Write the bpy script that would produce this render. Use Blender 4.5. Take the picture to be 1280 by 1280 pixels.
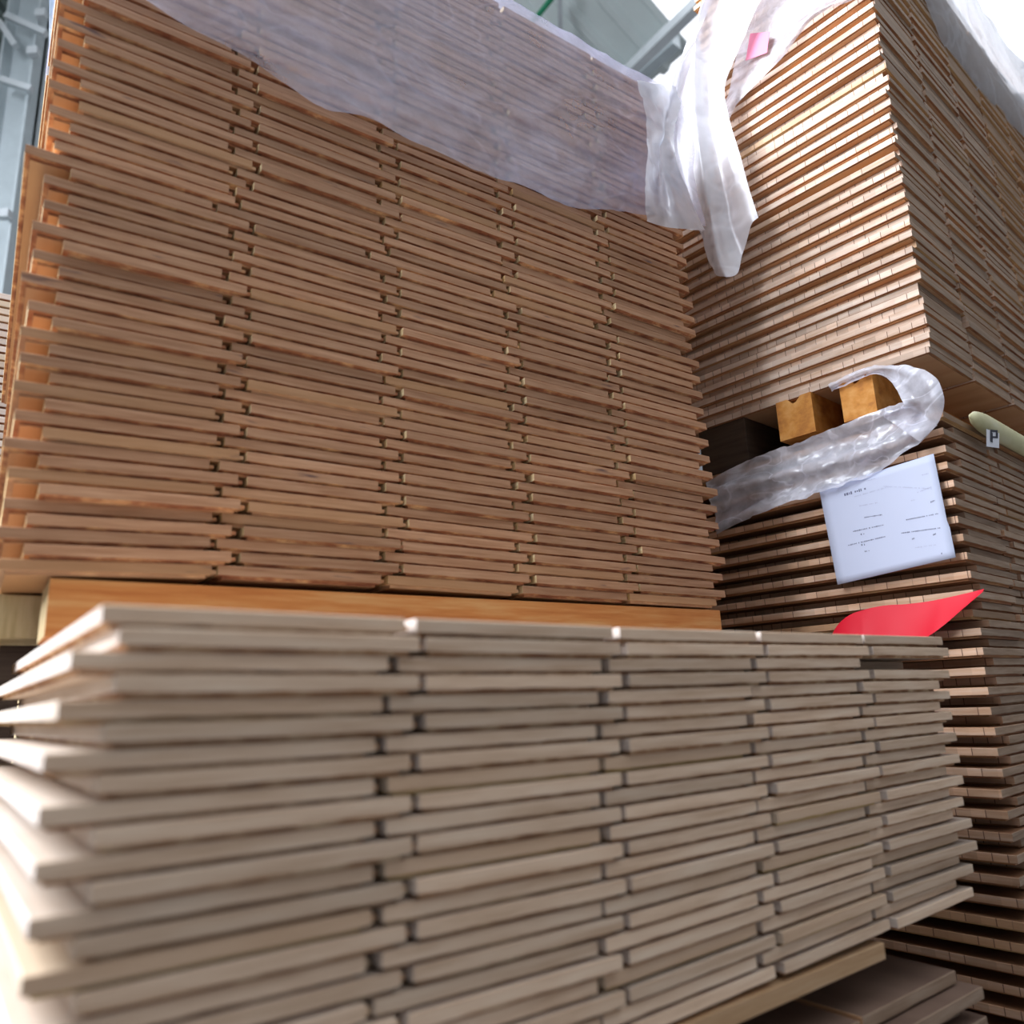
import bpy, bmesh, math, random
from mathutils import Vector, Matrix, noise

for o in list(bpy.data.objects):
    bpy.data.objects.remove(o)
SC = bpy.context.scene
COL = SC.collection
EYE = 0.80                                   # camera height above the hall floor
RND = random.Random(7)

# ------------------------------------------------------------------ camera
cam_d = bpy.data.cameras.new('camera')
cam = bpy.data.objects.new('camera', cam_d)
COL.objects.link(cam)
cam_d.sensor_width = 36.0
cam_d.lens = 962.39 / 1280 * 36.0
cam_d.clip_start = 0.02
RX = Vector((0.9991888, 0.0096432, -0.0391002))
UX = Vector((0.0402718, -0.2392594, 0.9701202))
FX = Vector((0.0, 0.9709078, 0.2394536))
m3 = Matrix((RX, UX, -FX)).transposed()
cam.matrix_world = Matrix.Translation((0, 0, EYE)) @ m3.to_4x4()
cam_d.dof.use_dof = True
cam_d.dof.focus_distance = 1.35
cam_d.dof.aperture_fstop = 3.3
SC.camera = cam

# ------------------------------------------------------------------ world, light, exposure
W = bpy.data.worlds.new('overcast_sky')
SC.world = W
W.use_nodes = True
bg = W.node_tree.nodes['Background']
bg.inputs['Color'].default_value = (0.90, 0.93, 1.0, 1)
bg.inputs['Strength'].default_value = 1.80

def area(name, loc, target, sx, sy, power, color):
    d = bpy.data.lights.new(name, 'AREA')
    d.shape = 'RECTANGLE'
    d.size, d.size_y, d.energy, d.color = sx, sy, power, color
    o = bpy.data.objects.new(name, d)
    COL.objects.link(o)
    o.location = loc
    o.rotation_euler = (Vector(target) - Vector(loc)).to_track_quat('-Z', 'Y').to_euler()
    return o
area('window_daylight', (-2.95, -0.1, 3.5), (0.3, 1.0, 1.2), 2.8, 3.0, 540, (0.86, 0.91, 1.0))

SC.view_settings.view_transform = 'Standard'
SC.view_settings.look = 'None'
SC.view_settings.gamma = 1.0
SC.view_settings.use_curve_mapping = False
SC.view_settings.exposure = 0.0
SC.cycles.max_bounces = 8
SC.cycles.transparent_max_bounces = 24
SC.cycles.use_denoising = True

# ------------------------------------------------------------------ helpers
def dirx(a): return Vector((math.sin(a), math.cos(a), 0))
def diry(a): return Vector((-math.cos(a), math.sin(a), 0))

def tag(o, label=None, cat=None, group=None, kind=None):
    if label: o['label'] = label
    if cat: o['category'] = cat
    if group: o['group'] = group
    if kind: o['kind'] = kind
    return o

def link(name, bm, mats, parent=None, smooth=False):
    me = bpy.data.meshes.new(name)
    bm.normal_update()
    bm.to_mesh(me); bm.free()
    for m in (mats if isinstance(mats, (list, tuple)) else [mats]):
        me.materials.append(m)
    if smooth:
        for p in me.polygons: p.use_smooth = True
    o = bpy.data.objects.new(name, me)
    COL.objects.link(o)
    if parent: o.parent = parent
    return o

def empty(name, loc=(0, 0, 0), rz=0):
    o = bpy.data.objects.new(name, None)
    COL.objects.link(o)
    o.location = loc; o.rotation_euler = (0, 0, rz)
    return o

def box(bm, x0, x1, y0, y1, z0, z1, M=None, bev=0.0, mi=None):
    vs = [bm.verts.new((x, y, z)) for z in (z0, z1) for y in (y0, y1) for x in (x0, x1)]
    fs = []
    for idx in ((0, 2, 3, 1), (4, 5, 7, 6), (0, 1, 5, 4), (2, 6, 7, 3), (0, 4, 6, 2), (1, 3, 7, 5)):
        fs.append(bm.faces.new([vs[i] for i in idx]))
    if mi is not None:
        for f, i in zip(fs, mi): f.material_index = i
    if bev:
        es = list({e for f in fs for e in f.edges})
        r = bmesh.ops.bevel(bm, geom=es, offset=bev, segments=2, affect='EDGES', profile=0.6)
        vs = list({v for f in r['faces'] for v in f.verts} | {v for v in vs if v.is_valid})
    if M is not None:
        for v in set(vs):
            if v.is_valid: v.co = M @ v.co
    return vs

def bar(bm, a, b, w, h):
    a, b = Vector(a), Vector(b)
    d = b - a
    q = d.to_track_quat('X', 'Z').to_matrix().to_4x4()
    box(bm, 0, d.length, -w / 2, w / 2, -h / 2, h / 2, Matrix.Translation(a) @ q)

def nodes(name):
    m = bpy.data.materials.new(name)
    m.use_nodes = True
    nt = m.node_tree
    return m, nt, nt.nodes['Principled BSDF'], nt.nodes['Material Output']

def N(nt, t, **kw):
    n = nt.nodes.new(t)
    for k, v in kw.items():
        setattr(n, k, v)
    return n

def mixc(nt, fac, a, b, mode='MIX'):
    n = N(nt, 'ShaderNodeMix', data_type='RGBA', blend_type=mode)
    for s, v in ((0, fac), (6, a), (7, b)):
        if hasattr(v, 'is_output'): nt.links.new(v, n.inputs[s])
        else: n.inputs[s].default_value = v
    return n.outputs[2]

def ramp(nt, src, stops):
    r = N(nt, 'ShaderNodeValToRGB')
    el = r.color_ramp.elements
    el[0].position, el[0].color = stops[0][0], stops[0][1]
    el[1].position, el[1].color = stops[-1][0], stops[-1][1]
    for p, c in stops[1:-1]:
        e = el.new(p); e.color = c
    nt.links.new(src, r.inputs[0])
    return r.outputs[0]

def c4(r, g, b): return (r, g, b, 1)
G = lambda v: (v, v, v, 1)

def coords(nt, scale, per_obj=True):
    tc = N(nt, 'ShaderNodeTexCoord')
    oi = N(nt, 'ShaderNodeObjectInfo')
    mul = N(nt, 'ShaderNodeVectorMath', operation='SCALE')
    cmb = N(nt, 'ShaderNodeCombineXYZ')
    nt.links.new(oi.outputs['Random'], cmb.inputs[0]); nt.links.new(oi.outputs['Random'], cmb.inputs[1])
    nt.links.new(cmb.outputs[0], mul.inputs[0]); mul.inputs['Scale'].default_value = 13.7 if per_obj else 0
    add = N(nt, 'ShaderNodeVectorMath', operation='ADD')
    nt.links.new(tc.outputs['Object'], add.inputs[0]); nt.links.new(mul.outputs[0], add.inputs[1])
    mp = N(nt, 'ShaderNodeMapping'); mp.inputs['Scale'].default_value = scale
    nt.links.new(add.outputs[0], mp.inputs[0])
    return mp.outputs[0], oi.outputs['Random'], tc.outputs['Object']

def noise_n(nt, vec, scale, detail=4, rough=0.55):
    n = N(nt, 'ShaderNodeTexNoise')
    nt.links.new(vec, n.inputs['Vector'])
    n.inputs['Scale'].default_value = scale; n.inputs['Detail'].default_value = detail
    n.inputs['Roughness'].default_value = rough
    return n.outputs[0]

def wood(name, dark, mid, light, odd, scale=(3, 3, 60), rough=0.62, stain=None, ticks=False, tick_col=None, spread=1.0):
    """Sawn pine: streaks along the board, tint that differs from board to board, rare odd boards."""
    m, nt, bs, out = nodes(name)
    vec, rnd, objc = coords(nt, scale)
    g1 = noise_n(nt, vec, 4.0, 5, 0.6)
    col = ramp(nt, g1, [(0.30, c4(*dark)), (0.5, c4(*mid)), (0.72, c4(*light))])
    tint = ramp(nt, rnd, [(0.0, G(0.80)), (0.35, G(0.97)), (0.7, G(1.04)), (1.0, G(1.18))])
    col = mixc(nt, spread, col, tint, 'MULTIPLY')
    wn = N(nt, 'ShaderNodeTexWhiteNoise', noise_dimensions='1D')
    nt.links.new(rnd, wn.inputs['W'])
    oddm = ramp(nt, wn.outputs[0], [(0.90, G(0)), (0.97, G(0.6))])
    col = mixc(nt, oddm, col, c4(*odd))
    if stain:
        sv = N(nt, 'ShaderNodeMapping'); sv.inputs['Scale'].default_value = (9, 9, 60)
        vec2, _, _ = coords(nt, (1, 1, 1))
        nt.links.new(vec2, sv.inputs[0])
        s = noise_n(nt, sv.outputs[0], 1.2, 3)
        sm = ramp(nt, s, [(0.68, G(0)), (0.76, G(0.8))])
        col = mixc(nt, sm, col, c4(*stain))
    if ticks:
        sep = N(nt, 'ShaderNodeSeparateXYZ'); nt.links.new(objc, sep.inputs[0])
        ad = N(nt, 'ShaderNodeMath', operation='MULTIPLY_ADD'); nt.links.new(rnd, ad.inputs[0]); ad.inputs[1].default_value = 0.7
        nt.links.new(sep.outputs[1], ad.inputs[2])
        dv = N(nt, 'ShaderNodeMath', operation='DIVIDE'); nt.links.new(ad.outputs[0], dv.inputs[0]); dv.inputs[1].default_value = 0.021
        fl = N(nt, 'ShaderNodeMath', operation='FLOOR'); nt.links.new(dv.outputs[0], fl.inputs[0])
        fr = N(nt, 'ShaderNodeMath', operation='FRACT'); nt.links.new(dv.outputs[0], fr.inputs[0])
        cell = N(nt, 'ShaderNodeMath', operation='ADD'); nt.links.new(fl.outputs[0], cell.inputs[0])
        m17 = N(nt, 'ShaderNodeMath', operation='MULTIPLY'); nt.links.new(rnd, m17.inputs[0]); m17.inputs[1].default_value = 917.0
        nt.links.new(m17.outputs[0], cell.inputs[1])
        w2 = N(nt, 'ShaderNodeTexWhiteNoise', noise_dimensions='1D'); nt.links.new(cell.outputs[0], w2.inputs['W'])
        lam = ramp(nt, w2.outputs[0], [(0.0, G(0.86)), (0.6, G(1.0)), (1.0, G(1.12))])
        col = mixc(nt, 1.0, col, lam, 'MULTIPLY')
        edge = ramp(nt, fr.outputs[0], [(0.035, G(1)), (0.07, G(0))])
        pick = ramp(nt, w2.outputs[0], [(0.52, G(0)), (0.56, G(1))])
        em = mixc(nt, 1.0, edge, pick, 'MULTIPLY')
        col = mixc(nt, em, col, c4(*tick_col))
    nt.links.new(col, bs.inputs['Base Color'])
    bs.inputs['Roughness'].default_value = rough
    bs.inputs['Specular IOR Level'].default_value = 0.25
    bp = N(nt, 'ShaderNodeBump'); bp.inputs['Strength'].default_value = 0.25; bp.inputs['Distance'].default_value = 0.001
    nt.links.new(g1, bp.inputs['Height']); nt.links.new(bp.outputs[0], bs.inputs['Normal'])
    return m

def plain(name, col, rough=0.5, metal=0.0, var=0.06, scale=12):
    m, nt, bs, out = nodes(name)
    vec, rnd, _ = coords(nt, (1, 1, 1))
    n = noise_n(nt, vec, scale, 4)
    c = ramp(nt, n, [(0.3, c4(*[max(0, v * (1 - var)) for v in col])), (0.7, c4(*[min(1, v * (1 + var)) for v in col]))])
    nt.links.new(c, bs.inputs['Base Color'])
    bs.inputs['Roughness'].default_value = rough
    bs.inputs['Metallic'].default_value = metal
    return m

def film_mat(name, lo, hi, tint=(0.86, 0.87, 0.95), sheen=0.16, scale=9.0, transl=0.45, crease=0.20):
    """Milky polythene: partly see-through, scattering where it is creased and doubled."""
    m, nt, bs, out = nodes(name)
    nt.nodes.remove(bs)
    vec, rnd, objc = coords(nt, (1, 1, 1), False)
    n1 = noise_n(nt, vec, scale, 6, 0.62)
    rd = N(nt, 'ShaderNodeTexNoise'); rd.inputs['Distortion'].default_value = 1.2
    mp = N(nt, 'ShaderNodeMapping'); mp.inputs['Scale'].default_value = (0.8, 0.8, 1.3); mp.inputs['Rotation'].default_value = (0.2, 0.5, 0.3)
    nt.links.new(objc, mp.inputs[0]); nt.links.new(mp.outputs[0], rd.inputs['Vector'])
    rd.inputs['Scale'].default_value = scale * .8; rd.inputs['Detail'].default_value = 2
    rr = ramp(nt, rd.outputs[0], [(0.46, G(0)), (0.497, G(1)), (0.503, G(1)), (0.54, G(0))])
    op = N(nt, 'ShaderNodeMapRange'); nt.links.new(n1, op.inputs[0])
    op.inputs[1].default_value, op.inputs[2].default_value = 0.35, 0.68
    op.inputs[3].default_value, op.inputs[4].default_value = lo, hi
    ad = N(nt, 'ShaderNodeMath', operation='MULTIPLY_ADD'); nt.links.new(rr, ad.inputs[0]); ad.inputs[1].default_value = crease
    nt.links.new(op.outputs[0], ad.inputs[2]); ad.use_clamp = True
    di = N(nt, 'ShaderNodeBsdfDiffuse'); di.inputs[0].default_value = c4(*tint)
    tl = N(nt, 'ShaderNodeBsdfTranslucent'); tl.inputs[0].default_value = c4(*tint)
    tr = N(nt, 'ShaderNodeBsdfTransparent'); tr.inputs[0].default_value = (0.95, 0.95, 0.98, 1)
    gl = N(nt, 'ShaderNodeBsdfGlossy'); gl.inputs['Roughness'].default_value = 0.30
    bp = N(nt, 'ShaderNodeBump'); bp.inputs['Strength'].default_value = 0.55; bp.inputs['Distance'].default_value = 0.006
    nt.links.new(n1, bp.inputs['Height'])
    nt.links.new(bp.outputs[0], gl.inputs['Normal']); nt.links.new(bp.outputs[0], di.inputs['Normal'])
    a = N(nt, 'ShaderNodeMixShader'); a.inputs[0].default_value = transl
    nt.links.new(di.outputs[0], a.inputs[1]); nt.links.new(tl.outputs[0], a.inputs[2])
    b = N(nt, 'ShaderNodeMixShader'); nt.links.new(ad.outputs[0], b.inputs[0])
    nt.links.new(tr.outputs[0], b.inputs[1]); nt.links.new(a.outputs[0], b.inputs[2])
    c = N(nt, 'ShaderNodeMixShader'); c.inputs[0].default_value = sheen
    nt.links.new(b.outputs[0], c.inputs[1]); nt.links.new(gl.outputs[0], c.inputs[2])
    nt.links.new(c.outputs[0], out.inputs['Surface'])
    return m

# ------------------------------------------------------------------ materials
PALE_END = wood('pale_board_end', (.60, .41, .265), (.75, .55, .385), (.84, .67, .50), (.60, .40, .25), (2.5, 2.5, 40), stain=None)
PALE_SIDE = wood('pale_board_side', (.58, .47, .39), (.68, .58, .50), (.76, .68, .61), (.68, .54, .36), (2, 2, 30))
PALE_TOP = wood('pale_board_face', (.50, .39, .30), (.58, .48, .39), (.64, .55, .47), (.55, .40, .24), (4, .8, 4))
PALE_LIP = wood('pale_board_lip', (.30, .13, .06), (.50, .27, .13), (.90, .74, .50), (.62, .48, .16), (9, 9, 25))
BROWN_END = wood('brown_board_end', (.36, .18, .095), (.47, .26, .145), (.57, .345, .21), (.50, .28, .13), (3, 3, 55), stain=(.10, .06, .07))
BROWN_SIDE = wood('brown_board_side', (.60, .42, .20), (.72, .56, .31), (.83, .71, .47), (.62, .36, .12), (3, 3, 40))
BROWN_TOP = wood('brown_board_face', (.45, .24, .12), (.52, .30, .16), (.58, .36, .20), (.45, .22, .08), (4, .8, 4))
BROWN_LIP = wood('brown_board_lip', (.24, .08, .04), (.44, .19, .09), (.88, .56, .28), (.72, .50, .30), (8, 8, 25))
RED_END = wood('reddish_board_end', (.27, .18, .115), (.36, .25, .17), (.45, .34, .25), (.30, .18, .10), (3, 3, 45))
RED_SIDE = wood('reddish_board_side', (.56, .37, .25), (.68, .50, .38), (.78, .64, .53), (.70, .42, .20), (3, 2, 30), ticks=True, tick_col=(.16, .07, .04))
BR_SIDE = wood('brown_side', (.50, .28, .16), (.62, .39, .25), (.70, .50, .37), (.55, .30, .14), (3, 2, 30), ticks=True, tick_col=(.10, .04, .03))
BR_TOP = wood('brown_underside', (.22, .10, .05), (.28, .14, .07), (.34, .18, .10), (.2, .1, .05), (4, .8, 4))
RED_TOP = wood('reddish_board_face', (.50, .27, .14), (.60, .35, .19), (.66, .43, .25), (.45, .20, .07), (4, .8, 4))
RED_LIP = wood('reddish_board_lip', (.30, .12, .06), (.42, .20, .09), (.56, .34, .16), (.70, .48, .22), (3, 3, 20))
BEAM = wood('orange_beam_wood', (.62, .20, .05), (.76, .31, .09), (.88, .50, .20), (.75, .34, .10), (1.6, 1.6, 22), stain=(.36, .12, .04))
BEAM_END = wood('beam_end_wood', (.58, .42, .20), (.68, .52, .28), (.74, .60, .38), (.6, .42, .2), (22, 22, 2))
BLOCK = wood('old_block_wood', (.40, .14, .03), (.62, .26, .05), (.74, .38, .12), (.5, .2, .05), (8, 8, 10), stain=(.70, .58, .55))
RUNNER = wood('runner_wood', (.50, .30, .15), (.58, .37, .20), (.64, .45, .28), (.58, .37, .22), (2, 2, 30))
DARKW = wood('shade_dark_wood', (.05, .03, .02), (.07, .045, .03), (.09, .06, .04), (.06, .04, .02), (2, 2, 20))  # near-black base colour carries the shade of the gaps between and under stacks
FILM = film_mat('milky_film', 0.20, 0.50, (0.70, 0.73, 1.0), 0.07, 7.0, 0.4, 0.10)
FILM_K = film_mat('folded_film', 0.50, 0.95, (0.90, 0.91, 1.0), 0.09, 16.0, 0.35, 0.30)
FILM_C = film_mat('sky_lit_film', 0.6, 0.95, (0.88, 0.93, 1.0), 0.08, 5.0, 0.65)
FILM_W = film_mat('thick_white_film', 0.72, 0.97, (0.93, 0.93, 0.98), 0.10, 5.0, 0.35)
FILM_T = film_mat('thin_film', 0.30, 0.85, (0.90, 0.90, 0.98), 0.10, 18.0)
PAPER = plain('white_paper', (.62, .67, .84), 0.7, 0, 0.02, 5)
INK = plain('grey_ink', (.16, .17, .26), 0.7)
INK_F = plain('faint_ink', (.50, .53, .68), 0.7)
RED = plain('red_paper', (.80, .008, .03), 0.55, 0, 0.05, 4)
PINK = plain('pink_paper', (.80, .22, .34), 0.6)
FOAM = wood('yellowish_strip', (.58, .56, .30), (.66, .63, .38), (.72, .70, .50), (.6, .56, .3), (3, 3, 6))
BLACKM = plain('black_mark', (.03, .03, .05), 0.6)
WHITEM = plain('white_sticker', (.85, .87, .93), 0.6)
CONC = plain('grey_concrete', (.16, .15, .15), 0.85, 0, 0.15, 3)
STEEL = plain('painted_steel', (.50, .56, .58), 0.45, 0.1)
STEEL_L = plain('light_galvanised_steel', (.62, .66, .68), 0.4, 0.2)
CLAD = plain('teal_grey_cladding', (.22, .27, .25), 0.6, 0, 0.2, 1.5)
ROOFM = plain('pale_roof_sheet', (.84, .92, .90), 0.5, 0, 0.05, 2)
WALLP = plain('hall_wall_paint', (.24, .25, .26), 0.8)
GREEN = plain('green_cable', (.02, .25, .12), 0.5)
BLUEF = film_mat('bluish_film', 0.6, 0.9, (0.55, 0.75, 1.0), 0.15, 12)

# ------------------------------------------------------------------ setting
def struct(name, bm, m): return tag(link(name, bm, m), kind='structure')
bm = bmesh.new(); box(bm, -3.2, 6.5, -4, 7.2, -0.1, 0.0); struct('floor', bm, CONC)
Z0 = EYE
# left wall: horizontal ribbed cladding, window opening low down beside the photographer
def ribbed(bm, y0, y1, z0, z1, x, pitch=0.11, dep=0.035):
    z = z0
    while z < z1 - 1e-4:
        ze = min(z + pitch, z1)
        prof = [(x, z), (x + dep, z + pitch * .12), (x + dep, z + pitch * .55), (x, z + pitch * .68), (x, ze)]
        pv = None
        for (px, pz) in prof:
            a = bm.verts.new((px, y0, min(pz, ze))); b = bm.verts.new((px, y1, min(pz, ze)))
            if pv: bm.faces.new((pv[0], a, b, pv[1]))
            pv = (a, b)
        z = ze
bm = bmesh.new()
ribbed(bm, -4, 7.2, 5.2, 7.1, -3.2); ribbed(bm, 1.4, 7.2, 0, 5.2, -3.2); ribbed(bm, -4, -1.6, 0, 5.2, -3.2); ribbed(bm, -1.6, 1.4, 0, 1.8, -3.2)
box(bm, -3.3, -3.22, -4, 7.2, 5.2, 7.1); box(bm, -3.3, -3.22, 1.4, 7.2, 0, 5.2); box(bm, -3.3, -3.22, -4, -1.6, 0, 5.2); box(bm, -3.3, -3.22, -1.6, 1.4, 0, 1.8)
struct('wall_left', bm, CLAD)
bm = bmesh.new(); box(bm, -3.2, 6.5, 7.2, 7.3, 0, 7.1); struct('wall_back', bm, WALLP)
bm = bmesh.new(); box(bm, 6.5, 6.6, -4, 7.3, 0, 7.1); struct('wall_right', bm, WALLP)
bm = bmesh.new(); box(bm, -3.2, 6.5, -4.1, -4.0, 0, 7.1); struct('wall_front', bm, WALLP)
bm = bmesh.new()
for a, b in (((-3.25, -1.6, 1.8), (-3.25, 1.4, 1.8)), ((-3.25, -1.6, 5.2), (-3.25, 1.4, 5.2)), ((-3.25, -1.6, 1.8), (-3.25, -1.6, 5.2)), ((-3.25, 1.4, 1.8), (-3.25, 1.4, 5.2)), ((-3.25, -0.1, 1.8), (-3.25, -0.1, 5.2))):
    bar(bm, a, b, 0.06, 0.06)
struct('window_1', bm, STEEL_L)

# roof: a ribbed sheet whose ribs run to the right and away; the rest of the roof is open skylight
def cam_pt(px, py, zrel):
    r = FX + (px - 640) / 962.39 * RX - (py - 640) / 962.39 * UX
    return r * (zrel / r.z) + Vector((0, 0, EYE))
RZ = 5.6
rd = (cam_pt(865, 62, RZ) - cam_pt(700, -60, RZ)); rd.z = 0; rd.normalize()
rn = Vector((-rd.y, rd.x, 0))
P1 = cam_pt(868, 62, RZ)                      # outer corner of the sheet
bm = bmesh.new()
ncol = 26; pw = 0.30
prof = [(0, 0), (.06, 0), (.10, .05), (.26, .05), (.30, 0)]
pts = []
for k in range(ncol):
    for (u, h) in prof[:-1]: pts.append((k * pw + u, h))
pts.append((ncol * pw, 0))
for k in range(len(pts) - 1):
    (u0, h0), (u1, h1) = pts[k], pts[k + 1]
    L0, L1 = (0.0, -9.0)
    q = []
    for (u, h, l) in ((u0, h0, L0), (u1, h1, L0), (u1, h1, L1), (u0, h0, L1)):
        p = P1 + rn * u + rd * l
        q.append(bm.verts.new((p.x, p.y, Z0 + RZ + h)))
    bm.faces.new(q)
for v in bm.verts:
    v.co.x = max(-3.2, min(6.5, v.co.x)); v.co.y = max(-4.0, min(7.2, v.co.y))
rf = struct('ceiling', bm, ROOFM)
bm = bmesh.new()
for l in (-0.28, -2.6):
    a = P1 + rd * l - rn * 0.02; b = a + rn * 5
    a.z = b.z = Z0 + RZ - 0.07
    bar(bm, a, b, 0.10, 0.14)
tag(link('roof_purlin', bm, STEEL), kind='structure')
bm = bmesh.new()
bar(bm, cam_pt(1000, -120, RZ - .5), cam_pt(778, 97, RZ - .5), 0.085, 0.085)
bar(bm, cam_pt(778, 97, RZ - .5), cam_pt(700, 172, RZ - .5), 0.085, 0.085)
tag(link('roof_brace', bm, STEEL_L), kind='structure')
bm = bmesh.new()
bar(bm, cam_pt(760, -90, RZ - .3), cam_pt(640, 60, RZ - .3), 0.03, 0.03)
tag(link('overhead_cable', bm, GREEN), 'thin green cable strung below the pale ribbed roof', 'cable')
bm = bmesh.new()
bar(bm, cam_pt(699, -60, RZ - .1), cam_pt(701, 80, RZ - .1), 0.035, 0.035)
tag(link('conduit_pipe', bm, STEEL_L), 'thin pale pipe fixed beneath the ribbed roof beside the green cable', 'pipe')

# steel post with braces at the far left
def wall_pt(px, py, x):
    r = FX + (px - 640) / 962.39 * RX - (py - 640) / 962.39 * UX
    return r * (x / r.x) + Vector((0, 0, EYE))
post = empty('steel_post', (-2.8, 0, 0))
pt = wall_pt(28, 120, -2.8); pt.z = 0
post.location = (pt.x, pt.y, 0)
tag(post, 'tall grey steel post with bolted diagonal braces before the ribbed wall', 'post')
bm = bmesh.new(); box(bm, -.10, .10, -.012, .012, 0, 6.3); box(bm, -.10, -.085, -.09, .09, 0, 6.3); box(bm, .085, .10, -.09, .09, 0, 6.3)
link('column', bm, STEEL, post)
def loc(px, py, d): 
    r = FX + (px - 640) / 962.39 * RX - (py - 640) / 962.39 * UX
    p = r * (d / r.y) + Vector((0, 0, EYE)); return p - Vector(post.location)
dd = pt.y - 0.12
for (a, b) in (((0, 28), (20, 58)), ((2, 100), (40, 112)), ((8, 20), (58, 42))):
    bm = bmesh.new(); bar(bm, loc(*a, dd), loc(*b, dd), 0.035, 0.035); link('brace', bm, STEEL_L, post)
for (x, y) in ((52, 18), (42, 65), (6, 268)):
    bm = bmesh.new(); c = loc(x, y, dd); box(bm, c.x - .03, c.x + .03, c.y - .02, c.y + .02, c.z - .025, c.z + .025); link('bolt_plate', bm, STEEL_L, post)

# ------------------------------------------------------------------ planks
def plank_mesh(name, w, L, t, mats, lip=0.16, inset=0.007, tongue=True, chip=0, side_inset=None):
    """One tongue-and-groove board: end at y=0, long side at x=0; the lower lip is set back."""
    si = inset if side_inset is None else side_inset
    bm = bmesh.new()
    t = t - .0003
    zl = t * lip
    n = 10
    r = random.Random(chip)
    # main body with a slightly wavy lower front edge
    def ring(x0, x1, y0, y1, z): return [(x0, y0, z), (x1, y0, z), (x1, y1, z), (x0, y1, z)]
    bev = t * 0.05
    levels = [(ring(si, w - si, inset, L - inset, 0), 3), (ring(si, w - si, inset, L - inset, zl), 3),
              (ring(bev * .4, w - bev * .4, bev * .4, L, zl), 0), (ring(0, w, 0, L, zl + bev), 0),
              (ring(0, w, 0, L, t - bev), 0), (ring(bev, w - bev, bev, L - bev, t), 0)]
    rows = []
    for pts, _ in levels:
        (xa, ya, z), (xb, _, _), (_, yb, _), _ = pts
        row = [bm.verts.new((xa + (xb - xa) * k / n, ya, z)) for k in range(n + 1)]
        row += [bm.verts.new((xb, yb, z)), bm.verts.new((xa, yb, z))]
        rows.append(row)
    for k in range(n + 1):                    # chipped lower edge
        rows[2][k].co.z += max(0, r.gauss(0, 0.05)) * t; rows[3][k].co.z += max(0, r.gauss(0, 0.05)) * t
    for a in range(len(rows) - 1):
        A, B = rows[a], rows[a + 1]
        m = len(A)
        for k in range(m):
            f = bm.faces.new((A[k], A[(k + 1) % m], B[(k + 1) % m], B[k]))
            if a < 2: f.material_index = 3
            elif k < n: f.material_index = 0
            elif k == n or k == n + 2: f.material_index = 1
    f = bm.faces.new(rows[-1]); f.material_index = 2
    f = bm.faces.new(list(reversed(rows[0]))); f.material_index = 2
    if tongue:
        box(bm, w - .001, w + .0055, .004, L - .01, t * .36, t * .62, mi=(3,) * 6)
    me = bpy.data.meshes.new(name)
    bm.normal_update(); bm.to_mesh(me); bm.free()
    for m in mats: me.materials.append(m)
    return me

ORD = ['first', 'second', 'third', 'fourth', 'fifth', 'sixth', 'seventh', 'eighth', 'ninth', 'tenth', 'eleventh', 'twelfth', 'thirteenth', 'fourteenth', 'fifteenth', 'sixteenth', 'seventeenth', 'eighteenth', 'nineteenth', 'twentieth']
TENS = {2: 'twenty', 3: 'thirty', 4: 'forty', 5: 'fifty', 6: 'sixty', 7: 'seventy', 8: 'eighty'}
TENTH = {3: 'thirtieth', 4: 'fortieth', 5: 'fiftieth', 6: 'sixtieth', 7: 'seventieth', 8: 'eightieth'}
def ordinal(n):
    if n <= 20: return ORD[n - 1]
    a, b = divmod(n, 10)
    return TENTH[a] if b == 0 else TENS[a] + '-' + ORD[b - 1]

def interp(tab, x):
    if x <= tab[0][0]: return tab[0][1]
    for (a, u), (b, v) in zip(tab, tab[1:]):
        if x <= b: return u + (v - u) * (x - a) / (b - a)
    return tab[-1][1]

def up_(px, py, off):
    r = FX + (px - 640) / 962.39 * RX - (py - 640) / 962.39 * UX
    nn = -diry(SU.a); P0 = SU.o + nn * off
    return r * (P0.dot(nn) / r.dot(nn)) + Vector((0, 0, EYE))

class Stack:
    def __init__(s, x, y, yaw, leanx=0, leany=0, zref=0):
        s.o = Vector((x, y, 0)); s.a = yaw; s.lx, s.ly, s.zr = leanx, leany, zref
        s.rot = math.pi / 2 - yaw            # local x -> dirx
    def pt(s, u, v, z):                       # z relative to the eye
        dz = z - s.zr
        p = s.o + dirx(s.a) * (u + s.lx * dz) + diry(s.a) * (v + s.ly * dz)
        return Vector((p.x, p.y, z + EYE))
    def place(s, o, u, v, z, tilt=0, twist=0):
        o.location = s.pt(u, v, z)
        o.rotation_euler = (0, -tilt, s.rot + twist)
    def mat(s, u=0, v=0, z=0):
        return Matrix.Translation(s.pt(u, v, z)) @ Matrix.Rotation(s.rot, 4, 'Z')

SF = Stack(-0.2344, 0.4224, 0.9232, 0.0258, -0.0626, 0.0633)
SU = Stack(-0.4747, 0.7100, 0.9642, -0.0059, 0.0128, 0.1306)
SR = Stack(0.7147, 1.1974, 0.8483, -0.003, -0.0156, 0.5498)

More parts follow.
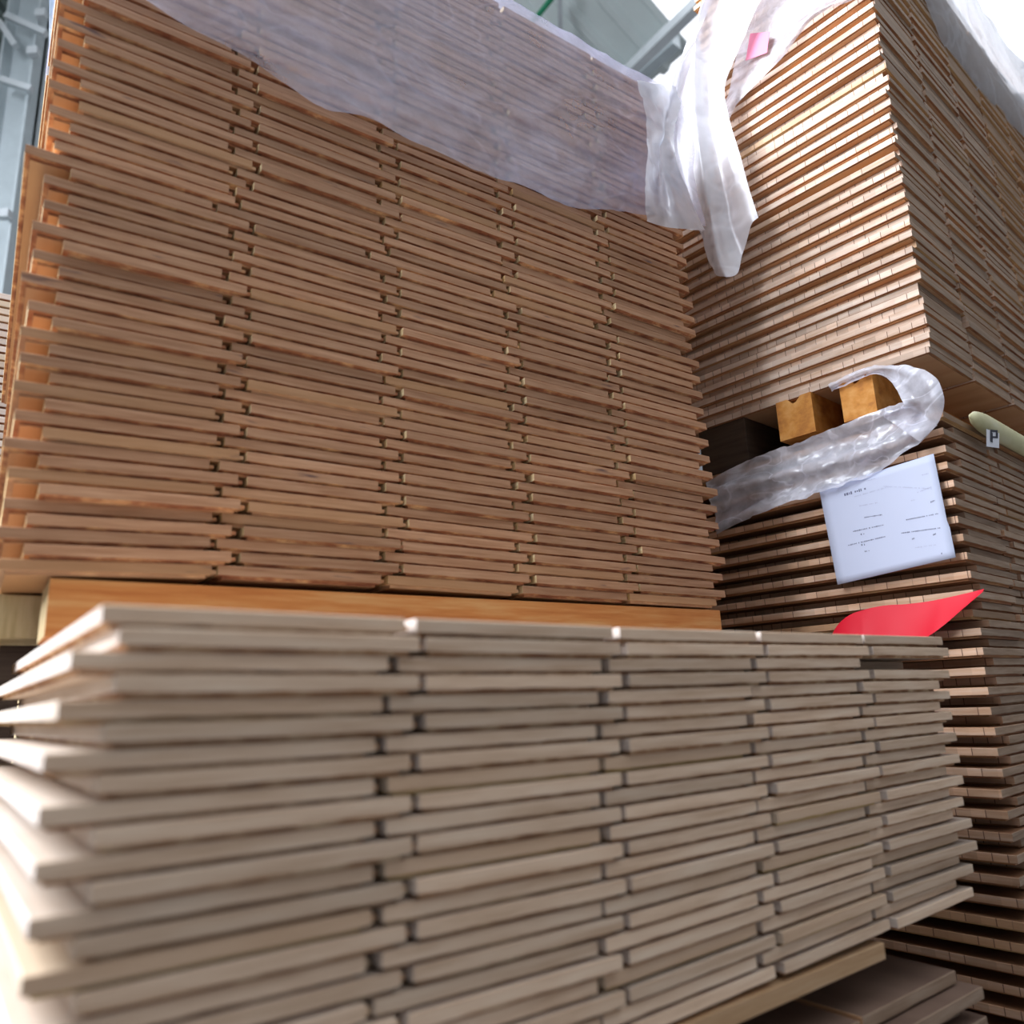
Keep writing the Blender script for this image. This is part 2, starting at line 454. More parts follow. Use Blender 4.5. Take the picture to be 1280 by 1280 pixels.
# ---- front stack: 24 rows of five
TF = 0.0134
dzF = {0: [(1, .006), (4, .0074), (8, .0077), (12, .0071), (16, .0078), (24, .009)], 1: [(1, .004), (12, .0055), (24, .0050)], 2: [(3, .0028), (11, .0037), (21, .0010), (24, .001)],
       3: [(1, .0032), (12, .0036), (24, .0040)], 4: [(1, .0038), (12, .0040), (24, .0070)], 5: [(1, .0045), (4, .0018), (8, .0038), (12, .0044), (16, .0068), (20, .0056), (24, .0100)]}
dx5 = [(1, .0), (5, -.012), (9, -.006), (12, -.003), (16, -.006), (18, .010), (20, .017), (22, .0), (24, -.010)]
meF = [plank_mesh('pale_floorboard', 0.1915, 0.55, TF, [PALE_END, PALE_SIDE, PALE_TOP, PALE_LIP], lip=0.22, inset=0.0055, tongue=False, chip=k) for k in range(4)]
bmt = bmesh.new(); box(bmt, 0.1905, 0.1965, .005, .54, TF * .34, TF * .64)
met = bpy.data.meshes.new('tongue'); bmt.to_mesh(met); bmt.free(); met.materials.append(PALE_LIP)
rank5 = ['leftmost', 'second from left', 'third from left', 'fourth from left', 'rightmost']
for j in range(1, 25):
    sg = (-.0125 if j % 2 else .0125)
    if j == 1: sg = .004
    if j == 3: sg = -.008
    for i in range(5):
        if j == 3 and i == 4: continue_short = True
        z0 = interp(dzF[i], j); z1 = interp(dzF[i + 1], j)
        jx = RND.gauss(0, .0013); jy = RND.gauss(0, .0012) + (0.0 if j % 2 == 0 else .002)
        if i == 4 and j > 12: jy += (-.002 if j % 2 == 0 else .003)
        o = bpy.data.objects.new('pale_floorboard', meF[(i * 7 + j * 3) % 4])
        COL.objects.link(o)
        u = i * .2 + sg + jx + .003
        if j == 3 and i == 4: jy += .05
        if i == 4: o.scale.x = 1 + interp(dx5, j) / .1915
        SF.place(o, u, jy, .0633 - j * TF - TF / 2 + z0, (z1 - z0) / .2, RND.gauss(0, .002))
        tag(o, 'pale floorboard in low front stack, %s row from its top, %s' % (ordinal(j), rank5[i]), 'floorboard', 'pale floorboards in the low front stack')
        tn = bpy.data.objects.new('tongue', met); COL.objects.link(tn); tn.parent = o

# ---- tall left stack: 68 rows of five
TU = 0.0149
dzU = {0: [(1, -.003), (30, 0)], 1: [(1, .004), (40, 0)], 2: [(1, .0045), (19, .002), (42, -.001)], 3: [(1, .002), (30, 0)], 4: [(1, .0), (60, 0)], 5: [(1, -.001), (6, -.004), (30, -.002), (60, 0)]}
matsU = [BROWN_END, BROWN_SIDE, BROWN_TOP, BROWN_LIP]
meU = [plank_mesh('brown_plank', 0.1915, 0.80, TU, matsU, lip=0.22, inset=0.0055, chip=20 + k) for k in range(4)]
stuffU = []
rj = random.Random(3)
for j in range(1, 69):
    sg = (-.0128 if j % 2 else .0128) + rj.gauss(0, .0022)
    if j in (31, 32): sg -= .018
    if j == 21: sg -= .006
    for i in range(5):
        z0 = interp(dzU[i], j); z1 = interp(dzU[i + 1], j)
        u = i * .2 + sg + rj.gauss(0, .0013) + .003
        v = rj.gauss(0, .0015) + (.002 if j % 2 else 0)
        o = bpy.data.objects.new('brown_plank', meU[(i * 5 + j * 3) % 4])
        SU.place(o, u, v, .1306 + j * TU - TU / 2 + z0, (z1 - z0) / .2, rj.gauss(0, .0018))
        if j <= 60:
            COL.objects.link(o)
            tag(o, 'brown plank in tall left stack, %s row above its orange beam, %s' % (ordinal(j), rank5[i]), 'plank', 'brown planks in the tall left stack')
        else:
            stuffU.append(o)

def merge(name, obs):
    bm = bmesh.new()
    mats = list(obs[0].data.materials)
    for o in obs:
        M = o.matrix_basis if o.matrix_basis != Matrix() else Matrix.LocRotScale(o.location, o.rotation_euler, o.scale)
        n0 = len(bm.verts)
        bm.from_mesh(o.data)
        bm.verts.ensure_lookup_table()
        for v in bm.verts[n0:]: v.co = M @ v.co
    for o in obs: bpy.data.objects.remove(o)
    return link(name, bm, mats)
tag(merge('top_planks', stuffU), 'top rows of brown planks under the milky film on the tall left stack', 'planks', kind='stuff')

# ---- right stacks
TR = 0.0135; TR1 = 0.01485; WR = 0.205
matsR = [RED_END, RED_SIDE, RED_TOP, RED_LIP]
meR = [plank_mesh('reddish_board', WR - .008, 0.50, TR, matsR, lip=0.12, inset=0.004, chip=40 + k) for k in range(3)]
meRs = [plank_mesh('reddish_board', WR - .008, 0.375, TR, matsR, lip=0.12, inset=0.004, chip=45 + k) for k in range(3)]
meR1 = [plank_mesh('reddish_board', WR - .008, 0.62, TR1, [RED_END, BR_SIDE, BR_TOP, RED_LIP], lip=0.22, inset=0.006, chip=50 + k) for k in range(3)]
rk = random.Random(11)
rest = []
colname = ['at the near corner', 'second from the corner', 'third from the corner']
def right_stack(n, zf, me, T, ncols, keep, sgn, labf, cat, group, amp):
    for j in range(1, n + 1):
        sg = (0 if j % 2 else amp) + rk.gauss(0, .003)
        for i in range(ncols):
            u = i * WR + sg + rk.gauss(0, .0007)
            v = rk.gauss(0, .002) + (0 if j % 2 else .003)
            o = bpy.data.objects.new(group[0], (meRs if me is meR and j > 38 else me)[(i * 5 + j * 3) % 3])
            SR.place(o, u, v, zf(j), 0, rk.gauss(0, .0015))
            if i < len(keep) and j <= keep[i]:
                COL.objects.link(o)
                tag(o, labf(j, i), cat, group[1])
            else:
                rest.append(o)
right_stack(77, lambda j: .541 + (j - 1) * TR, meR, TR, 6, (60, 62, 60), 1,
            lambda j, i: 'reddish board in upper right stack, %s row from its bottom, %s' % (ordinal(j), colname[i]), 'board',
            ('reddish_board', 'reddish boards in the upper right stack'), .0115)
tag(merge('upper_right_boards', rest), 'remaining reddish boards at the top and far side of the upper right stack', 'boards', kind='stuff')
rest = []
zR1top = .4187 + .0135 + TR1 * .5
right_stack(76, lambda j: zR1top - j * TR1, meR1, TR1, 4, (66, 52), -1,
            lambda j, i: 'brown board in lower right stack, %s row from its top, %s' % (ordinal(j), colname[i]), 'board',
            ('narrow_board', 'brown boards in the lower right stack'), .052)
tag(merge('lower_right_boards', rest), 'remaining boards at the base and far side of the lower right stack', 'boards', kind='stuff')
zb = zR1top - 76 * TR1
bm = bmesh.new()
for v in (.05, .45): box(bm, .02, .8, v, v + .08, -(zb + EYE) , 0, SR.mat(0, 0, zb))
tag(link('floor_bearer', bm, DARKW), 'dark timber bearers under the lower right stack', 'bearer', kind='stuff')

# ---- low stack beneath the front stack
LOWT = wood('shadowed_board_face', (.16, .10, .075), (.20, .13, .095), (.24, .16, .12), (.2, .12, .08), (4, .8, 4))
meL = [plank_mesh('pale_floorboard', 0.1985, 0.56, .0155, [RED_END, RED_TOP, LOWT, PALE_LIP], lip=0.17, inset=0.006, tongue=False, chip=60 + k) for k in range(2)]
low = []
zL = -.318
rl = random.Random(4)
nlow = 4
for j in range(1, int((zL + EYE - .07) / .0155) + 1):
    sg = (0 if j % 2 else .020)
    for i in range(5):
        o = bpy.data.objects.new('bottom_floorboard', meL[(i + j) % 2])
        u = -.079 + i * .2 + sg + rl.gauss(0, .002)
        if i == 4: u += .006
        SF.place(o, u, -.010 + (0 if j % 2 else -.018) + rl.gauss(0, .002), zL - j * .0155, 0, rl.gauss(0, .003))
        if j <= 4 and i >= 2:
            COL.objects.link(o)
            tag(o, 'shadowed floorboard in bottom stack beneath the front stack, %s row down, %s' % (ordinal(j), ['', '', 'third from right', 'second from right', 'rightmost'][i]), 'floorboard', 'floorboards in the bottom stack')
        else: low.append(o)
        zlast = zL - j * .0155
tag(merge('bottom_floorboards', low), 'remaining floorboards of the bottom stack under the front stack', 'floorboards', kind='stuff')
bm = bmesh.new()
for v in (.06, .46): box(bm, 0, 1.0, v, v + .08, -(zlast + EYE), 0, SF.mat(-.07, 0, zlast))
tag(link('floor_bearer', bm, DARKW), 'dark timber bearers under the bottom stack', 'bearer', kind='stuff')
zFb = .0633 - 24.5 * TF + .0005                # underside of the front stack
bm = bmesh.new(); box(bm, -.02, .792, .000, .07, -.016, 0, SF.mat(0, 0, zFb), bev=.001)
tag(link('runner_lath', bm, RUNNER), 'flat yellowish lath running under the front edge of the front stack', 'lath')
zB = zFb - .016
for v, nm in ((.15, 'near'), (.42, 'far')):
    bm = bmesh.new(); box(bm, .02, .93, v, v + .07, zL - zB, 0, SF.mat(0, 0, zB), bev=.001)
    tag(link('bearer', bm, DARKW), 'dark bearer between the front stack and bottom stack, %s one' % nm, 'bearer')
    bm = bmesh.new(); box(bm, .02, .93, v, v + .07, 0, .016, SF.mat(0, 0, zB), bev=.001)
    tag(link('spacer_lath', bm, DARKW), 'dark spacer lath on the %s bearer under the front stack' % nm, 'lath')

# ---- beams under the tall left stack
zUb = .1306 + .5 * TU - .0035
zUt = .0633 - .5 * TF + .002
def ubeam(v0, v1, nm, u0=.034):
    e = empty('support_beam', SU.pt(0, 0, zUt)); 
    tag(e, nm, 'beam')
    M = e.matrix_basis.inverted()
    Me = Matrix.Translation(-Vector(e.location))
    bm = bmesh.new(); box(bm, u0, .992, v0, v1, .019, zUb - zUt - .0005, Me @ SU.mat(0, 0, zUt), bev=.0015, mi=None)
    o = link('beam', bm, [BEAM, BEAM_END], e)
    dx = dirx(SU.a)
    for p in o.data.polygons:
        if abs(p.normal.dot(dx)) > .9: p.material_index = 1
    bm = bmesh.new(); box(bm, .075, .97, v0 + .012, v1 - .006, .0, .019, Me @ SU.mat(0, 0, zUt), bev=.001)
    link('lath', bm, DARKW, e)
ubeam(.006, .10, 'long orange beam under the front edge of the tall left stack')
ubeam(.38, .47, 'orange beam under the middle of the tall left stack', .12)
ubeam(.69, .78, 'orange beam under the back edge of the tall left stack', .12)
zL_ = -.318
pb = empty('pale_block', up_(30, 798, -.13)); tag(pb, 'pale timber block at the left end of the orange beam under the tall left stack', 'block')
bm = bmesh.new()
c0 = up_(62, 798, -.13); c1 = up_(-60, 798, -.13)
dxv = (c1 - c0); dxv.z = 0; wd = dxv.length; zb0 = c0.z
hh = SU.pt(0, 0, zUb).z - zb0 - .001
uu = (c0 - Vector((SU.o.x, SU.o.y, EYE))).dot(dirx(SU.a)); vv = .13
box(bm, uu - wd, uu, vv, vv + .10, 0, hh, Matrix.Translation(-Vector(pb.location)) @ SU.mat(0, 0, zb0 - EYE), bev=.002)
link('block', bm, wood('pale_block_wood', (.42, .33, .17), (.54, .44, .25), (.62, .52, .33), (.5, .4, .2), (30, 30, 3), stain=(.25, .17, .10)), pb)
bm = bmesh.new(); box(bm, uu - wd, uu - .045, vv + .01, vv + .09, -(zb0 - zL_ - EYE), 0, Matrix.Translation(-Vector(pb.location)) @ SU.mat(0, 0, zb0 - EYE), bev=.002)
link('post', bm, BEAM_END, pb)
# short knot block at the right end of the front beam is part of the wood; the rear beams stand on boards behind the front stack
rear = []
meB = plank_mesh('rear_board', 0.186, .48, .0149, matsU, tongue=False)
j = 0
zz = zUt
while zz - .0149 > -EYE + .001:
    zz -= .0149
    for i in range(5):
        o = bpy.data.objects.new('rear_board', meB)
        SU.place(o, .05 + i * .188, .31, zz); rear.append(o)
# shift the rear boards clear of the front stack
tag(merge('rear_boards', rear), 'stacked boards behind the front stack carrying the tall left stack', 'boards', kind='stuff')

# ---- blocks between the right stacks
def block(v0, v1, zt, zbm, label, notch):
    b = empty('support_block', SR.pt(-.012, (v0 + v1) / 2, zbm)); tag(b, label, 'block', 'timber blocks between the right stacks')
    Me = Matrix.Translation(-Vector(b.location))
    bm = bmesh.new()
    # cross-section with a sawn groove in the top
    c = (v0 + v1) / 2; g = .010; h = zt - zbm
    prof = [(v0, 0), (v1, 0), (v1, h), (c + g * 1.3, h), (c + g * .3, h - notch), (c - g * .6, h - notch * .8), (c - g * 1.5, h), (v0, h)]
    F0 = [bm.verts.new((-.012, y, z)) for y, z in prof]; F1 = [bm.verts.new((.75, y, z)) for y, z in prof]
    bm.faces.new(F0[::-1]); bm.faces.new(F1)
    for k in range(len(prof)):
        bm.faces.new((F0[k], F0[(k + 1) % len(prof)], F1[(k + 1) % len(prof)], F1[k]))
    M = Me @ SR.mat(0, 0, zbm)
    for v in bm.verts: v.co = M @ v.co
    link('block', bm, BLOCK, b)
zblk = zR1top
bm = bmesh.new(); box(bm, .0, .7, .36, .47, .0005, .541 - zblk - .0005, SR.mat(0, 0, zblk), bev=.001)  # added filler: closes off the bright wall behind and keeps this gap dark
tag(link('gap_shade_filler', bm, DARKW), 'added near-black filler standing in for shade in the gap between the right stacks', 'block')
block(.210, .282, .541, .463, 'old orange timber block end between the right stacks, left of the two', .012)
block(.096, .156, .541, .463, 'old orange timber block end between the right stacks, right of the two', .014)
for k, (v0, v1) in enumerate(((.205, .290), (.09, .165))):
    bm = bmesh.new(); box(bm, .03, .76, v0, v1, 0, .463 - zblk, SR.mat(0, 0, zblk), bev=.001)
    tag(link('packing_slat', bm, DARKW), 'dark packing slat beneath %s support block' % ('the left', 'the right', 'the hidden')[k], 'slat')

# ------------------------------------------------------------------ distant stack at the far left edge
SW = Stack(*[SU.pt(-.085, 1.05, 0)[k] for k in (0, 1)], SU.a, 0, 0, 0)
meW = plank_mesh('far_board', .2, .5, .018, [PALE_SIDE, PALE_SIDE, PALE_TOP, BROWN_LIP], lip=.25, inset=.008, tongue=False)
wst = []
for j in range(1, 100):
    zt = 0.93 - j * .018
    if zt < .17: break
    zlow = zt
    o = bpy.data.objects.new('far_board', meW)
    SW.place(o, (.006 if j % 2 else -.006), 0, zt)
    if j <= 36:
        COL.objects.link(o); tag(o, 'pale board in the narrow stack behind the tall left stack, %s from top' % ordinal(j), 'board', 'pale boards behind the tall left stack')
    else: wst.append(o)
tag(merge('far_boards', wst), 'lower boards of the narrow stack behind the tall left stack', 'boards', kind='stuff')
bm = bmesh.new(); box(bm, .0, .2, .02, .48, -(zlow + EYE), -.0005, SW.mat(0, 0, zlow))  # invented support, coloured near-black so the space below the boards reads as shade
tag(link('shade_stand', bm, DARKW), 'added dark stand filling in the shade under the narrow stack behind the tall left stack', 'stand')

# ------------------------------------------------------------------ plastic film
def sheet(name, rows, mat, label, cat, amp=.006, fr=9.0, sub=6, seed=0, sharp=True, nrm=None):
    """rows: list of polylines of equal length (world points), lofted and crumpled."""
    def cat_rom(P, t):
        n = len(P) - 1
        k = min(int(t), n - 1); f = t - k
        p0, p1, p2, p3 = P[max(k - 1, 0)], P[k], P[k + 1], P[min(k + 2, n)]
        return 0.5 * ((2 * p1) + (p2 - p0) * f + (2 * p0 - 5 * p1 + 4 * p2 - p3) * f * f + (3 * p1 - p0 - 3 * p2 + p3) * f ** 3)
    nu, nv = (len(rows[0]) - 1) * sub, (len(rows) - 1) * sub
    grid = []
    R1 = [[cat_rom(r, u / sub) for u in range(nu + 1)] for r in rows]
    for v in range(nv + 1):
        grid.append([cat_rom([R1[k][u] for k in range(len(rows))], v / sub) for u in range(nu + 1)])
    bm = bmesh.new()
    V = []
    for v in range(nv + 1):
        line = []
        for u in range(nu + 1):
            p = grid[v][u]
            du = grid[v][min(u + 1, nu)] - grid[v][max(u - 1, 0)]
            dv = grid[min(v + 1, nv)][u] - grid[max(v - 1, 0)][u]
            n = du.cross(dv)
            n = n.normalized() if n.length > 1e-9 else Vector((0, 0, 1))
            if nrm is not None: n = nrm
            s = Vector((p.x * fr, p.y * fr, p.z * fr)) + Vector((seed * 7.3, 0, 0))
            a = noise.noise(s); b = noise.noise(s * 2.3)
            rdg = 1 - abs(noise.noise(s * 1.4 + Vector((5, 5, 5)))) * 2
            d = amp * (a * .8 + b * .45 + (rdg ** 3 if rdg > 0 else 0) * .5)
            line.append(bm.verts.new(p + n * d))
        V.append(line)
    for v in range(nv):
        for u in range(nu):
            bm.faces.new((V[v][u], V[v][u + 1], V[v + 1][u + 1], V[v + 1][u]))
    o = link(name, bm, mat, smooth=True)
    return tag(o, label, cat)

# film over the tall left stack: on the top, over the front edge, down the front
low_edge = [(-.05, .80), (-.022, .791), (.032, .823), (.11, .81), (.19, .80), (.24, .782), (.28, .768), (.315, .775), (.355, .782), (.42, .778), (.496, .774), (.55, .772), (.612, .777), (.66, .773), (.708, .775), (.76, .79), (.816, .8065), (.87, .818), (.93, .835), (1.0, .852), (1.035, .86)]
topz = .1306 + 68.5 * TU
rows = []
for (v, zf) in ((.60, 0), (.25, 0), (.05, 0)):
    rows.append([SU.pt(max(u, -.014), v, topz + .012) for u, z in low_edge])
rows.append([SU.pt(u, -.004, topz + .010) for u, z in low_edge])
for f in (0.0, .2, .4, .6, .8, .93, 1.0):
    rows.append([SU.pt(u + .008 * math.sin(f * 9 + u * 17), -.021 - .007 * f, topz - .012 + (z - topz + .012) * f) for u, z in low_edge])
sheet('plastic_film', rows, FILM, 'milky crumpled plastic film draped over the top of the tall left stack', 'film', .0045, 10, 7, 1, nrm=-diry(SU.a) * .7 + Vector((0, 0, .7)))

# bulging white corner gather at the right end of that film
def up(px, py, off, face='x', st=SU):
    r = FX + (px - 640) / 962.39 * RX - (py - 640) / 962.39 * UX
    nn = (-diry(st.a) if face == 'x' else -dirx(st.a))
    P0 = st.o + nn * off
    t = P0.dot(nn) / r.dot(nn)
    return r * t + Vector((0, 0, EYE))

# thick film hanging from the upper right stack down its left face
def rp(px, py, off): return up(px, py, off, 'y', SR)
cols = [  # each: list of (px,py) from top to bottom edge
    [(1100, -140), (1085, -60), (1078, -20), (1072, -8), (1066, 0)],
    [(1060, -120), (1045, -40), (1030, 0), (1022, 12), (1016, 24)],
    [(1010, -90), (998, -10), (990, 30), (982, 52), (976, 74)],
    [(965, -60), (950, 10), (940, 70), (935, 92), (925, 125)],
    [(935, -40), (925, 40), (912, 110), (905, 130), (912, 148)],
]
colsW = [
    [(990, -65), (945, 10), (920, 70), (906, 110), (912, 150), (925, 195), (938, 240), (948, 272)],
    [(975, -75), (930, 0), (908, 70), (898, 120), (906, 170), (916, 220), (928, 262), (938, 282)],
    [(950, -75), (905, 0), (893, 70), (888, 130), (896, 190), (906, 240), (918, 290), (928, 316)],
    [(935, -75), (890, 0), (878, 70), (878, 130), (886, 190), (896, 250), (908, 310), (922, 341)],
    [(920, -65), (875, 10), (866, 80), (866, 140), (874, 200), (884, 260), (896, 318), (906, 346)],
    [(908, -45), (874, 25), (860, 85), (856, 150), (862, 205), (872, 262), (882, 310), (892, 337)],
    [(890, 0), (864, 50), (849, 100), (844, 150), (848, 205), (860, 250), (873, 282), (882, 292)],
    [(872, 45), (850, 78), (838, 115), (834, 160), (834, 205), (842, 245), (855, 275), (862, 287)],
    [(852, 78), (836, 94), (824, 125), (819, 165), (815, 205), (822, 245), (830, 270), (836, 284)],
]
rows = [[rp(x, y, .02 + .006 * (k % 2)) for k, (x, y) in enumerate(c)] for c in cols]
sheet('thin_film', rows, FILM_T, 'thin clear film over the top left edge of the upper right stack', 'film', .003, 14, 6, 2)
rows = []
for q, c in enumerate(colsW):
    rows.append([rp(x, y, .075 + .018 * math.sin(q * 1.9 + .5) - (.02 if q < 2 else 0)) for k, (x, y) in enumerate(c)])
sheet('hanging_film', rows, FILM_W, 'bright white plastic sheet hanging in a ragged tail between the tall stacks', 'film', .008, 7, 6, 3)
# gathered corner of the left film
rows = []
for q, (xa, xb) in enumerate(((796, 812), (816, 834), (836, 852), (850, 874))):
    ys = [(100, 278), (104, 284), (108, 286), (130, 288)][q]
    rr_ = []
    for k in range(7):
        f = k / 6
        y = ys[0] + (ys[1] - ys[0]) * f
        x = xa + (xb - xa) * f + 6 * math.sin(f * 5 + q) - (10 * math.sin(f * math.pi) if q > 1 else 0)
        rr_.append(up(x, y, .052 + .012 * math.sin(q * 2.1 + f * 4)))
    rows.append(rr_)
sheet('corner_film', rows, FILM_C, 'gathered fold of film at the right corner of the tall left stack', 'film', .006, 16, 7, 5)

# pink tag beneath the thin film
bm = bmesh.new()
q = [bm.verts.new(rp(x, y, .034)) for x, y in ((938, 42), (962, 40), (959, 66), (932, 76))]
bm.faces.new(q)
o = link('pink_tag', bm, PINK); sm = o.modifiers.new('s', 'SOLIDIFY'); sm.thickness = .0006
tag(o, 'small pink paper tag under film at the top of the upper right stack', 'tag')

# film edge over the right face of the upper right stack
def rx(px, py, off): return up(px, py, off, 'x', SR)
rows = []
edge = [(1140, -60), (1165, -5), (1182, 38), (1205, 72), (1230, 108), (1258, 132), (1285, 160), (1320, 200)]
for k, (dx_, dy_, off) in enumerate(((-8, 10, .010), (2, 4, .022), (12, -10, .030), (22, -26, .020), (34, -46, .004))):
    rows.append([rx(x + dx_, y + dy_, off + .004 * math.sin(x * .05)) for x, y in edge])
sheet('cover_film', rows, FILM_C, 'blue-white film rolled over the top right edge of the upper right stack', 'film', .004, 9, 6, 6)

# blue-white sliver of film at the far left edge
rows = []
for k in range(8):
    y = -60 + k * 22
    rows.append([up(x, y, 0, 'x', Stack(SU.pt(0, .45, 0).x, SU.pt(0, .45, 0).y, SU.a)) for x in (62 - k * .2 + (k > 6) * -3, 65 - k * .3, 68 - k * .5, 71 - k * .7)])
sheet('edge_film', rows, BLUEF, 'thin blue-white strip of film hanging at the left edge of the tall left stack', 'film', .002, 20, 4, 7)

# twisted film between the right stacks
A = [(1036, 482), (1062, 468), (1085, 460), (1108, 456), (1132, 457), (1156, 463), (1172, 476), (1180, 496), (1178, 515), (1170, 532), (1150, 552)]
B = [(1040, 490), (1068, 477), (1092, 469), (1108, 474), (1120, 486), (1126, 498), (1130, 506), (1128, 510), (1126, 508), (1128, 506), (1100, 518)]
D = [.014, .016, .02, .03, .042, .055, .062, .058, .045, .034, .03]
rows = []
for (a, b, d) in zip(A, B, D):
    rows.append([rp(a[0] + (b[0] - a[0]) * f, a[1] + (b[1] - a[1]) * f, d + .006 * math.sin(f * 7)) for f in (0, .25, .5, .75, 1)])
TW = FILM_K
e_tw = empty('twisted_film', rows[0][0])
tag(e_tw, 'twisted clear film strip trailing from the right block across the lower right stack', 'film')
o = sheet('loop', rows, TW, None, None, .0045, 30, 5, 8); o.parent = e_tw; o.matrix_parent_inverse = Matrix.Translation(-rows[0][0])
A = [(1132, 500), (1100, 512), (1070, 524), (1040, 536), (1010, 548), (980, 560), (950, 570), (915, 585), (882, 603)]
B = [(1172, 532), (1140, 560), (1105, 584), (1070, 600), (1035, 612), (1000, 622), (965, 636), (930, 650), (896, 668)]
rows = []
for k, (a, b) in enumerate(zip(A, B)):
    rows.append([rp(a[0] + (b[0] - a[0]) * f, a[1] + (b[1] - a[1]) * f, .026 + .009 * math.sin(f * 11 + k * .5)) for f in (0, .15, .3, .45, .6, .75, .9, 1)])
o = sheet('trail', rows, TW, None, None, .009, 26, 6, 9); o.parent = e_tw; o.matrix_parent_inverse = Matrix.Translation(-e_tw.location)

# ------------------------------------------------------------------ label paper, red paper, strip
C = [(1024, 612), (1167, 567), (1193, 697), (1047, 731)]
OFFP = .014
lab = empty('paper_label', rp(1108, 650, OFFP)); tag(lab, 'white printed paper sheet fixed to the boards below the twisted film', 'label')
def lp(u, v, off=OFFP):
    x = (C[0][0] * (1 - u) + C[1][0] * u) * (1 - v) + (C[3][0] * (1 - u) + C[2][0] * u) * v
    y = (C[0][1] * (1 - u) + C[1][1] * u) * (1 - v) + (C[3][1] * (1 - u) + C[2][1] * u) * v
    return rp(x, y, off + .0025 * math.sin(u * 3.1) + .0015 * v) - Vector(lab.location)
bm = bmesh.new(); n = 14
V = []
for b in range(n + 1):
    V.append([bm.verts.new(lp(a / n - (.0 if b / n < .62 else -.0) + (.012 if (a == n and b / n > .66) else 0), b / n)) for a in range(n + 1)])
for b in range(n):
    for a in range(n): bm.faces.new((V[b][a], V[b][a + 1], V[b + 1][a + 1], V[b + 1][a]))
o = link('sheet', bm, PAPER, lab, smooth=True); sm = o.modifiers.new('s', 'SOLIDIFY'); sm.thickness = .0003; sm.offset = -1
def uv(px, py):                              # crop pixels -> sheet coordinates
    ex, ey = Vector((915, -305)), Vector((150, 770))
    d = Vector((px - 90, py - 340)); det = ex.x * ey.y - ex.y * ey.x
    return ((d.x * ey.y - d.y * ey.x) / det, (ex.x * d.y - ex.y * d.x) / det)
def stroke(bm, p, q, h):
    (u0, v0), (u1, v1) = uv(*p), uv(*q)
    q_ = [lp(u0, v0 - h, OFFP + .0006), lp(u1, v1 - h, OFFP + .0006), lp(u1, v1 + h, OFFP + .0006), lp(u0, v0 + h, OFFP + .0006)]
    bm.faces.new([bm.verts.new(x) for x in q_])
rt = random.Random(5)
bmI, bmF = bmesh.new(), bmesh.new()
def textline(bm, p, q, h, ch=15):
    L = math.hypot(q[0] - p[0], q[1] - p[1]); s = 0
    while s < L - 4:
        w = ch * rt.uniform(.35, .8)
        f0, f1 = s / L, min(1, (s + w) / L)
        stroke(bm, (p[0] + (q[0] - p[0]) * f0, p[1] + (q[1] - p[1]) * f0), (p[0] + (q[0] - p[0]) * f1, p[1] + (q[1] - p[1]) * f1), h * rt.uniform(.45, 1))
        s += w + ch * (.28 if rt.random() > .14 else 1.1)
textline(bmI, (290, 378), (475, 318), .015, 20)
for a, b in (((360, 668), (600, 602)), ((322, 782), (620, 690)), ((780, 550), (1040, 482)), ((742, 656), (1060, 588)), ((450, 552), (590, 522))):
    textline(bmI, a, b, .0065, 13)
for a, b in (((420, 688), (448, 682)), ((425, 772), (458, 766)), ((452, 822), (488, 814)), ((975, 402), (1008, 386)), ((990, 650), (1012, 638)), ((1052, 786), (1074, 774)), ((824, 696), (852, 684))):
    textline(bmI, a, b, .009, 12)
for a, b in (((370, 390), (620, 310)), ((412, 462), (560, 428)), ((820, 400), (850, 392)), ((850, 760), (1010, 722)), ((600, 300), (990, 300)), ((910, 200), (960, 186)), ((870, 335), (985, 285)), ((470, 262), (540, 240))):
    textline(bmF, a, b, .006, 14)
link('dark_print', bmI, INK, lab)['label'] = 'dark grey printed lines'
link('faint_print', bmF, INK_F, lab)['label'] = 'faint grey printed lines'

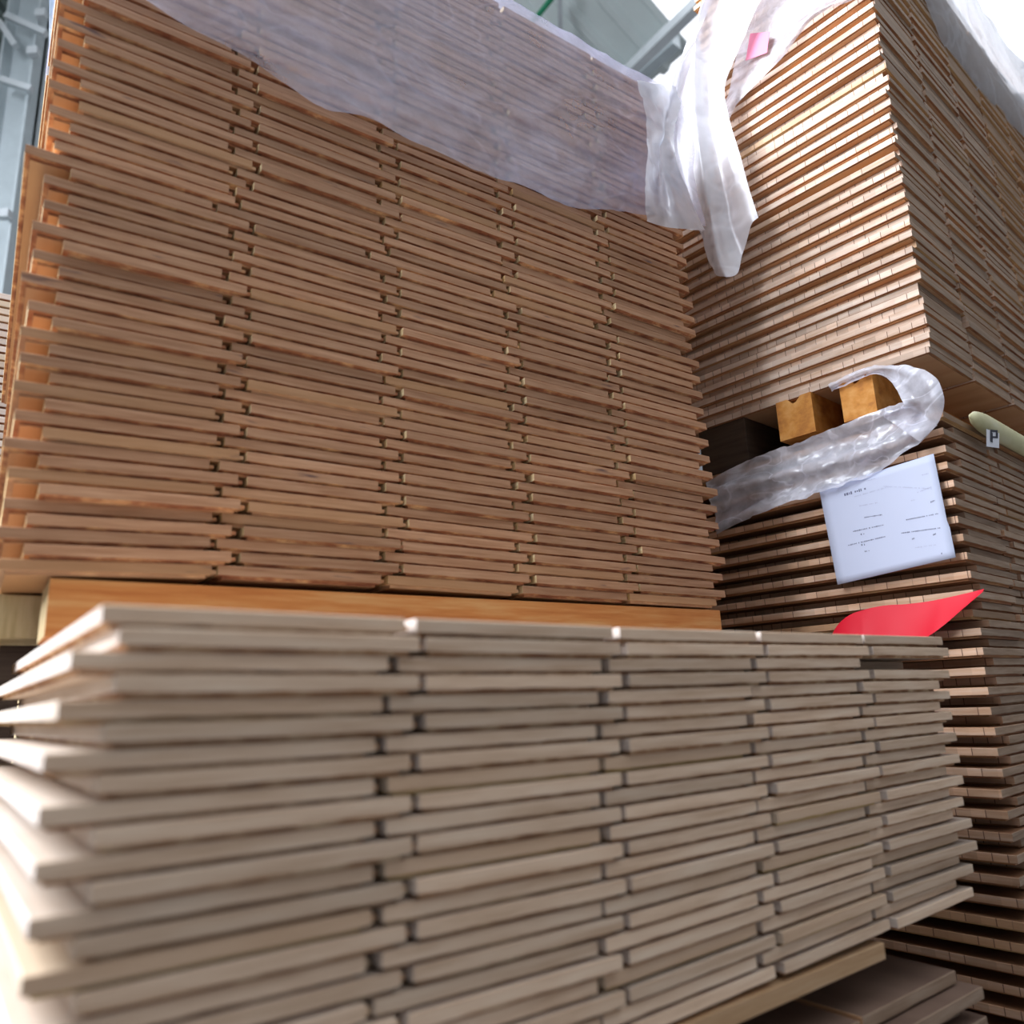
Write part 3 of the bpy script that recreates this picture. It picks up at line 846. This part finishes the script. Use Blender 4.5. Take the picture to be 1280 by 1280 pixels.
# red paper: curved sheet sticking out under a board
top = [(1036, 800), (1046, 783), (1060, 770), (1078, 763), (1105, 757), (1135, 755), (1165, 751), (1198, 744), (1230, 736)]
bot = [(1040, 812), (1056, 815), (1072, 817), (1088, 818), (1105, 817), (1122, 814), (1142, 806), (1172, 788), (1228, 740)]
rows = []
for k, (a, b) in enumerate(zip(top, bot)):
    s = k / 8
    rows.append([rp(a[0] + (b[0] - a[0]) * f, a[1] + (b[1] - a[1]) * f, .006 + .035 * f * (1 - s * .4) * (1 if k < 8 else .2)) for f in (0, .33, .66, 1)])
o = sheet('red_paper', rows, RED, 'bright red paper sheet sticking out behind the front stack', 'paper', .0012, 12, 6, 12)

# yellowish strip lying on the lower right stack
st = empty('wood_strip', SR.pt(.10, -.01, zR1top)); tag(st, 'rounded yellowish strip lying on the lower right stack under the upper one', 'strip')
bm = bmesh.new()
ca = rx(1212, 520, .012); cb = rx(1340, 592, .012)
dv_ = (cb - ca); L_ = dv_.length; dv_.normalize()
upv = Vector((0, 0, 1)); sd = dv_.cross(upv).normalized(); upn = sd.cross(dv_).normalized()
rings = []
for k in range(26):
    s = k / 25; rad = 1.0 if s > .14 else math.sqrt(max(.02, 1 - (1 - s / .14) ** 2))
    c_ = ca + dv_ * (L_ * s)
    ring = []
    for a in range(18):
        an = a / 18 * 2 * math.pi
        ring.append(bm.verts.new(c_ + sd * math.cos(an) * .012 * rad + upn * math.sin(an) * .020 * rad - Vector(st.location)))
    rings.append(ring)
for A_, B_ in zip(rings, rings[1:]):
    for a in range(18): bm.faces.new((A_[a], A_[(a + 1) % 18], B_[(a + 1) % 18], B_[a]))
bm.faces.new(rings[0][::-1]); bm.faces.new(rings[-1])
link('strip', bm, FOAM, st, smooth=True)
def onstrip(bm, x0, y0, w, h, off):
    pts_ = [(x0, y0), (x0 + w, y0 + h * .25), (x0 + w, y0 + h * 1.1), (x0, y0 + h)]
    bm.faces.new([bm.verts.new(rx(x, y, off) - Vector(st.location)) for x, y in pts_])
bm = bmesh.new(); onstrip(bm, 1233, 536, 16, 22, .0265); link('sticker', bm, WHITEM, st)
bm = bmesh.new()
for r_ in ((1238, 538, 3, 14), (1238, 537, 9, 3), (1245, 539, 2.5, 8), (1239, 545, 8, 2.5)): onstrip(bm, *r_, .0272)
link('mark', bm, BLACKM, st)
